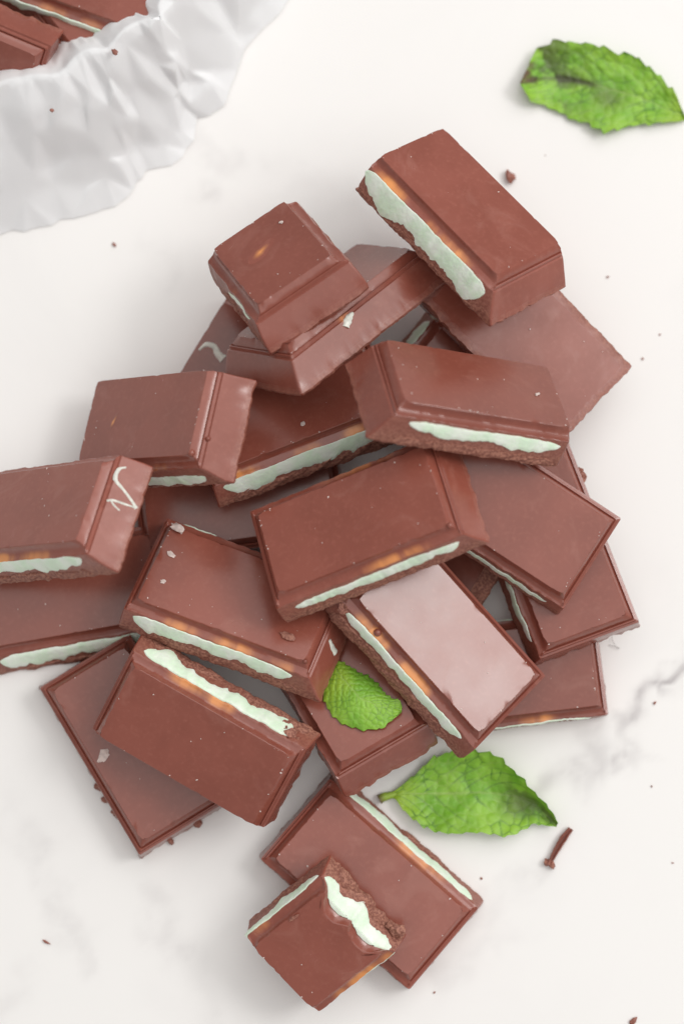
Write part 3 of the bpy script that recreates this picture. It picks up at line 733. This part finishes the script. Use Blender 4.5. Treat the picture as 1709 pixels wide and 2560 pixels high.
def fibre():
    pts = [at(x, y, z) for x, y, z in ((1528, 1592, .3), (1533, 1608, 1.2), (1541, 1620, .8), (1550, 1622, .3), (1538, 1617, .5), (1522, 1613, .3))]
    P = np.array(pts); t = np.linspace(0, len(P) - 1, 36); C = np.stack([np.interp(t, range(len(P)), P[:, k]) for k in range(3)], 1)
    for _ in range(6): C[1:-1] = (C[:-2] + 2 * C[1:-1] + C[2:]) / 4
    V, F = [], []
    for i, c in enumerate(C):
        for q in range(4): V.append((c[0] + .05 * math.cos(q * 1.57), c[1] + .05 * math.sin(q * 1.57), c[2] + (.05 if q % 2 else -.05)))
    for i in range(len(C) - 1):
        for q in range(4): F.append((i * 4 + q, i * 4 + (q + 1) % 4, i * 4 + 4 + (q + 1) % 4, i * 4 + 4 + q))
    tag(link('loose_fibre', mesh('loose_fibre', V, F, 60), M_FIBRE), 'hair thin grey fibre on the marble at the right of the pile', 'fibre')
fibre()

# ------------------------------------------------------------------ mint leaves
def resample(P, n):
    P = np.array(P, float); s = np.concatenate([[0], np.cumsum(np.linalg.norm(np.diff(P, axis=0), axis=1))]); s /= s[-1]
    u = np.linspace(0, 1, n); C = np.stack([np.interp(u, s, P[:, k]) for k in range(P.shape[1])], 1)
    for _ in range(2): C[1:-1] = (C[:-2] + 2 * C[1:-1] + C[2:]) / 4
    return C
def leaf(label, mid, up, lo, place, zfun, seed, teeth=15, cell=26.0, stalk=None, young=None, bruise=None, dry=None, pale=None, amp=.16, groove_side=1.35, tooth=9.0):
    """mid/up/lo: outlines in photo pixels from the stalk to the tip; place(px,py,lift) puts a point of the blade in the world"""
    nu, nv = 150, 45
    M_, U_, L_ = resample(mid, nu), resample(up, nu), resample(lo, nu)
    u = np.linspace(0, 1, nu); v = np.linspace(-1, 1, 2 * nv + 1)
    # serrated rim: saw teeth pointing to the tip
    def teethf(sd):
        ph = u * teeth + .35 * noise1(u * 5, sd); fr = ph - np.floor(ph); amp_t = .35 + .95 * hash1(np.floor(ph) * 1.7 + sd)
        return (np.where(fr < .78, fr / .78, (1 - fr) / .22)) * amp_t * sstep(.05, .16, u) * sstep(1.0, .9, u)
    tU, tL = teethf(seed), teethf(seed + 3)
    PX = np.zeros((nu, 2 * nv + 1, 2))
    for E_, tt, idx in ((U_, tU, range(nv, 2 * nv + 1)), (L_, tL, range(nv, -1, -1))):
        out = E_ - M_; ln = np.linalg.norm(out, axis=1, keepdims=True); out = out / np.maximum(ln, 1e-6)
        E2 = E_ + out * (tt[:, None] * tooth - .28 * tooth)
        for q, j in enumerate(idx):
            w = q / nv; PX[:, j] = M_ * (1 - w) + (E_ + (E2 - E_) * sstep(.75, 1, w)) * w
    X, Y = PX[..., 0], PX[..., 1]
    # vein network: cells of the blade and the side veins
    rs = np.random.RandomState(seed)
    x0, x1, y0, y1 = X.min() - 30, X.max() + 30, Y.min() - 30, Y.max() + 30
    gx, gy = np.meshgrid(np.arange(x0, x1, cell), np.arange(y0, y1, cell))
    S = np.stack([gx.ravel(), gy.ravel()], 1) + rs.uniform(-.38, .38, (gx.size, 2)) * cell
    Pf = PX.reshape(-1, 2); f1 = np.full(len(Pf), 1e9); f2 = np.full(len(Pf), 1e9)
    for s in S:
        d = np.hypot(Pf[:, 0] - s[0], Pf[:, 1] - s[1]); m1 = d < f1
        f2 = np.where(m1, f1, np.minimum(f2, d)); f1 = np.where(m1, d, f1)
    edge = ((f2 - f1) / cell).reshape(X.shape)                       # 0 on the net veins
    VV = np.abs(v)[None, :] + 0 * X; UU = u[:, None] + 0 * X
    side = np.sign(v)[None, :] + 0 * X
    ph = (UU - .34 * VV ** 1.2) * 9 + .25 * side
    sv = np.abs(ph - np.round(ph)) / 9                               # distance to a side vein in u
    sv_m = np.exp(-(sv / .009) ** 2) * sstep(.0, .12, VV) * (1 - .5 * VV)
    mid_m = np.exp(-(VV / .035) ** 2)
    net = np.exp(-(edge / .10) ** 2)
    puck = amp * (1 - np.exp(-(edge / .35) ** 2)) * sstep(1.0, .85, VV) + amp * .55 * (1 - np.exp(-(sv / .035) ** 2)) - .5 * amp * mid_m
    Z = zfun(UU, VV * side, X, Y) + puck
    vein = np.clip(.75 * mid_m * (1 - UU * .6) + .5 * net * (.5 + .5 * noise2(X * .02, Y * .02, seed)) + .38 * sv_m, 0, 1)
    groove = np.clip(.55 * net * sstep(-.1, .5, noise2(X * .03, Y * .03, seed + 5)) + .5 * sv_m * sstep(-.2, .4, noise2(X * .02, Y * .02, seed + 6)), 0, .8) * groove_side
    yg = young(UU, VV * side, X, Y) if young else 0 * X
    br = np.clip(bruise(UU, VV * side, X, Y), 0, 1) if bruise else 0 * X
    dr = np.clip(dry(UU, VV * side, X, Y), 0, 1) if dry else 0 * X
    W = np.array([[place(X[i, j], Y[i, j], Z[i, j]) for j in range(2 * nv + 1)] for i in range(nu)])
    o0 = W[:, nv].mean(0)
    o0[2] = W[..., 2].min() if False else o0[2]
    m_ = 2 * nv + 1
    V = (W.reshape(-1, 3) - o0)
    # give the blade its thickness
    nv_ = len(V); down = np.array(place(800, 1300, 5)) - np.array(place(800, 1300, 5.22)); down = down / max(1e-6, np.linalg.norm(down)) * .22
    V = np.concatenate([V, V + down])
    F = [(i * m_ + j, (i + 1) * m_ + j, (i + 1) * m_ + j + 1, i * m_ + j + 1) for i in range(nu - 1) for j in range(m_ - 1)]
    up_n = np.cross(V[F[0][1]] - V[F[0][0]], V[F[0][2]] - V[F[0][0]])
    k = (nu // 2) * m_ + nv // 2; q = [k, k + m_, k + m_ + 1]
    if np.cross(V[q[1]] - V[q[0]], V[q[2]] - V[q[0]])[2] < 0: F = [f[::-1] for f in F]
    F2 = [tuple(i + nv_ for i in f[::-1]) for f in F]
    rim = [j for j in range(m_)] + [i * m_ + m_ - 1 for i in range(1, nu)] + [(nu - 1) * m_ + j for j in range(m_ - 2, -1, -1)] + [i * m_ for i in range(nu - 2, 0, -1)]
    F3 = [(rim[i], rim[(i + 1) % len(rim)], rim[(i + 1) % len(rim)] + nv_, rim[i] + nv_) for i in range(len(rim))]
    A = {n_: np.concatenate([a.ravel(), a.ravel()]) for n_, a in (('vein', vein), ('groove', groove), ('young', np.clip(yg, 0, 1)), ('bruise', br), ('dry', dr))}
    root = empty('mint_leaf', o0); tag(root, label, 'leaf', 'mint leaves')
    link('leaf_blade', mesh('leaf_blade', V.tolist(), F + F2 + F3, 70, A), M_LEAF, root)
    if stalk:
        pts = np.array([place(x, y, z) for x, y, z in stalk]) - o0; V, F = [], []; ns = 12
        C = np.stack([np.interp(np.linspace(0, len(pts) - 1, ns), range(len(pts)), pts[:, k]) for k in range(3)], 1)
        rad = np.linspace(1.15, .55, ns)
        for i in range(ns):
            t_ = C[min(i + 1, ns - 1)] - C[max(i - 1, 0)]; t_ /= np.linalg.norm(t_); s = np.cross(t_, (0, 0, 1)); s /= np.linalg.norm(s); n_ = np.cross(s, t_)
            for q in range(8): V.append(tuple(C[i] + rad[i] * (1 + .12 * float(noise2(i * .9, q, seed))) * (s * math.cos(q * .785) + n_ * .8 * math.sin(q * .785))))
        for i in range(ns - 1):
            for q in range(8): F.append((i * 8 + q, i * 8 + (q + 1) % 8, i * 8 + 8 + (q + 1) % 8, i * 8 + 8 + q))
        F += [tuple(range(7, -1, -1)), tuple((ns - 1) * 8 + q for q in range(8))]
        yy = [1.0 - .0 * (i // 8) for i in range(len(V))]; dd = [max(0, 1 - (i // 8) / 4) for i in range(len(V))]
        zz = [0.0] * len(V)
        link('leaf_stalk', mesh('leaf_stalk', V, F, 60, {'vein': [.3] * len(V), 'groove': zz, 'young': yy, 'bruise': zz, 'dry': dd}), M_LEAF, root)
    return root
def sc(pts, s, ox, oy): return [(ox + x * s, oy + y * s) for x, y in pts]
def table_place(x, y, z): return at(x, y, max(.3, z))

k = 429 / 1568
leaf('large mint leaf at the top right with brown bruised tip',
     sc([(1590, 790), (1420, 710), (1240, 625), (1040, 560), (840, 500), (540, 430), (300, 420), (75, 465)], k, 1280, 80),
     sc([(1590, 775), (1555, 700), (1510, 590), (1430, 500), (1350, 400), (1270, 340), (1120, 215), (950, 195), (820, 140), (740, 105), (500, 85), (420, 72), (370, 90), (210, 150), (170, 250), (110, 370), (72, 445)], k, 1280, 80),
     sc([(1590, 805), (1520, 825), (1300, 825), (1040, 862), (830, 905), (700, 830), (590, 812), (430, 730), (240, 645), (140, 590), (78, 490)], k, 1280, 80),
     table_place, lambda U, S, X, Y: .8 + 2.6 * np.abs(S) ** 1.5 * np.sin(np.pi * np.clip(U * .9 + .1, 0, 1)) * (1 - .5 * (S < 0)) + 4.5 * sstep(.72, 1, U) * (U - .7) * 3 + .8 * fbm2(X * .012, Y * .012, 5), 3, teeth=13, cell=25,
     young=lambda U, S, X, Y: .75 * sstep(.22, .0, U) + .25 * sstep(.5, 1, np.abs(S)),
     bruise=lambda U, S, X, Y: .95 * sstep(.50, .9, U) * sstep(-.25, .35, fbm2(X * .03, Y * .03, 21) + .25 * (S > 0)) + .65 * np.exp(-((U - .48) / .10) ** 2 - ((S + .22) / .3) ** 2) + .7 * np.exp(-(np.abs(S) / .10) ** 2) * sstep(.5, .6, U),
     dry=lambda U, S, X, Y: sstep(.90, .985, U + .04 * fbm2(X * .05, Y * .05, 8)) * sstep(-.5, .2, S))
k = 500 / 1568
leaf('large mint leaf on the marble at the lower right with a cut stalk',
     sc([(120, 440), (250, 425), (430, 422), (600, 420), (780, 415), (950, 418), (1120, 440), (1290, 510), (1450, 665)], k, 930, 1850),
     sc([(120, 425), (180, 390), (330, 280), (400, 205), (500, 135), (690, 62), (780, 85), (870, 100), (940, 110), (1030, 170), (1130, 262), (1230, 372), (1330, 470), (1420, 572), (1460, 650)], k, 930, 1850),
     sc([(120, 455), (180, 470), (240, 555), (350, 640), (440, 695), (540, 730), (640, 742), (800, 725), (940, 740), (1030, 765), (1120, 740), (1180, 705), (1270, 655), (1340, 675), (1440, 690)], k, 930, 1850),
     table_place, lambda U, S, X, Y: 1.0 + 3.0 * np.abs(S) ** 1.6 * np.sin(np.pi * np.clip(U, 0, 1)) + np.where(S > 0, 2.6 * sstep(.45, .75, U) * S ** 2, .0) + 1.2 * sstep(.75, 1, U) + .7 * fbm2(X * .012, Y * .012, 15), 7, teeth=14, cell=27,
     stalk=[(948, 1999, 1.0), (962, 1992, 1.2), (985, 1986, 1.2), (1010, 1984, 1.1)],
     young=lambda U, S, X, Y: .95 * sstep(.24, .0, U) + .22 * sstep(.3, .9, -S),
     bruise=lambda U, S, X, Y: .7 * sstep(.55, .75, U) * sstep(.0, .5, fbm2(X * .02, Y * .02, 31) + .3) * sstep(.8, .2, np.abs(S)))
k = 250 / 1568
def p23_place(x, y, z): return on_piece('P23', x, y, max(.25, z))
leaf('small bright mint leaf lying on a chocolate in the pile',
     sc([(330, 190), (400, 320), (480, 430), (620, 600), (760, 770), (1000, 860), (1200, 890), (1405, 900)], k, 780, 1630),
     sc([(330, 180), (420, 135), (520, 200), (620, 250), (740, 340), (870, 380), (1000, 490), (1070, 560), (1130, 660), (1205, 720), (1290, 765), (1380, 775), (1410, 860)], k, 780, 1630),
     sc([(315, 195), (280, 240), (200, 420), (155, 600), (200, 780), (250, 900), (350, 1030), (510, 1150), (640, 1190), (830, 1235), (1000, 1220), (1090, 1220), (1230, 1105), (1330, 1040), (1405, 975)], k, 780, 1630),
     p23_place, lambda U, S, X, Y: .5 + 2.2 * np.sin(np.pi * U) * (1 - np.abs(S) ** 2) + .9 * np.abs(S) ** 2 * sstep(.5, 1, U), 9, teeth=13, cell=14.5, amp=.14, tooth=5.0,
     young=lambda U, S, X, Y: .95 * sstep(.55, .0, U + .12 * S), bruise=None, groove_side=1.1)

# ------------------------------------------------------------------ crumpled paper round the chocolates at the top left
def build_paper():
    from mathutils.geometry import delaunay_2d_cdt
    ctrl = [  # rim pixel, rim height, foot pixel
        ((-150, 262), 40, (-200, 640)), ((0, 205), 41, (0, 592)), ((75, 190), 41, (90, 562)), ((145, 183), 42, (190, 542)),
        ((190, 142), 42, (262, 515)), ((232, 122), 43, (320, 492)), ((268, 119), 43, (352, 440)), ((312, 72), 44, (402, 420)),
        ((362, 46), 44, (468, 372)), ((402, 50), 43, (488, 320)), ((392, 8), 42, (500, 285)), ((432, -30), 44, (560, 262)), ((470, -60), 44, (610, 120)),
        ((500, -120), 43, (730, -10)), ((520, -250), 42, (790, -220)), ((400, -520), 41, (520, -780)), ((0, -620), 41, (0, -900)),
        ((-420, -500), 41, (-640, -720)), ((-520, 0), 41, (-820, 0)), ((-380, 220), 40, (-540, 560))]
    n = len(ctrl); NU = 60; inner_c = at(-20, -180, 1.5)
    rimP = np.array([at(r[0], r[1], z * .60) for r, z, f in ctrl]); footP = np.array([at(f[0], f[1], .4) for r, z, f in ctrl])
    def loop(P, q):
        q = np.asarray(q, float); i = np.floor(q).astype(int); f = (q - i)[:, None]; p = [P[(i + k) % n] for k in (-1, 0, 1, 2)]
        return .5 * (2 * p[1] + (p[2] - p[0]) * f + (2 * p[0] - 5 * p[1] + 4 * p[2] - p[3]) * f ** 2 + (3 * p[1] - p[0] - 3 * p[2] + p[3]) * f ** 3)
    tt = np.linspace(0, n, NU, endpoint=False)
    rim, foot = loop(rimP, tt), loop(footP, tt)
    rs = np.random.RandomState(11)
    rim[:, 2] += .6 * noise1(tt * 1.3, 4)
    # crumpled skirt: random points pushed in and out, joined by flat facets
    P = [tuple(p) for p in rim]; Wt = [0.0] * NU
    for q in np.arange(0, n, .62):
        for w in np.arange(.16, .95, .2):
            t = q + rs.uniform(-.24, .24); ww = float(np.clip(w + rs.uniform(-.09, .09), .07, .96))
            a, b = loop(rimP, [t % n])[0], loop(footP, [t % n])[0]
            p = a * (1 - ww) + b * ww
            z = a[2] * (1 - float(sstep(-.12, 1.05, ww))) / (1 - float(sstep(-.12, 1.05, 0)))
            amp = 2.3 * math.sin(math.pi * min(1, .25 + .72 * ww))
            P.append((p[0] + rs.uniform(-1.4, 1.4), p[1] + rs.uniform(-1.4, 1.4), max(.5, z + rs.uniform(-amp, amp)))); Wt.append(ww)
    for k in range(0, NU):
        P.append((foot[k][0] + rs.uniform(-.8, .8), foot[k][1] + rs.uniform(-.8, .8), .35)); Wt.append(1.0)
    vo, _, fo, ov, _, _ = delaunay_2d_cdt([Vector((p[0], p[1])) for p in P], [], [], 0, 1e-4)
    idx = [o[0] if o else 0 for o in ov]
    bm = bmesh.new(); V = [bm.verts.new(P[k]) for k in range(len(P))]
    for f in fo:
        g = [idx[k] for k in f]
        if all(Wt[k] == 0 for k in g) or all(Wt[k] == 1 for k in g) or len(set(g)) < 3: continue
        try: bm.faces.new([V[k] for k in g])
        except ValueError: pass
    # lining that goes down under the chocolates
    prev = None
    for q in range(0, 15):
        w = q / 14; p = rim * (1 - w) + (inner_c + (rim - inner_c) * .25) * w
        p[:, 2] = rim[:, 2] * (1 - w) ** 1.6 + 1.5 * (1 - (1 - w) ** 1.6)
        if 0 < q < 9: p[:, 2] += rs.uniform(-.6, .6, NU)
        row = V[:NU] if q == 0 else [bm.verts.new(tuple(x)) for x in p]
        if prev is not None:
            for i in range(NU): bm.faces.new((prev[i], prev[(i + 1) % NU], row[(i + 1) % NU], row[i]))
        prev = row
    bm.faces.new(prev)
    bmesh.ops.recalc_face_normals(bm, faces=bm.faces[:])
    c = Vector((-75, 150, 0)); me = bpy.data.meshes.new('paper_sheet')
    for v in bm.verts: v.co = (v.co - c) * MM
    bm.to_mesh(me); bm.free(); me.shade_smooth()
    cr = me.attributes.new('crease_edge', 'FLOAT', 'EDGE'); cr.data.foreach_set('value', [.5] * len(me.edges))
    root = empty('crumpled_paper', c); tag(root, 'crumpled white parchment paper holding chocolates at the top left', 'paper')
    o = link('paper_sheet', me, M_PAPER, root)
    sd = o.modifiers.new('soft_folds', 'SUBSURF'); sd.levels = 2; sd.render_levels = 2
build_paper()
crumb('chocolate_crumb', 'reddish crumb on the paper, left of its middle folds', at(130, 276, 22.5), .6, 91, .5)
crumb('chocolate_crumb', 'dark crumb on the paper near its rim beneath the chocolates', at(287, 130, 26), .6, 92, .5)
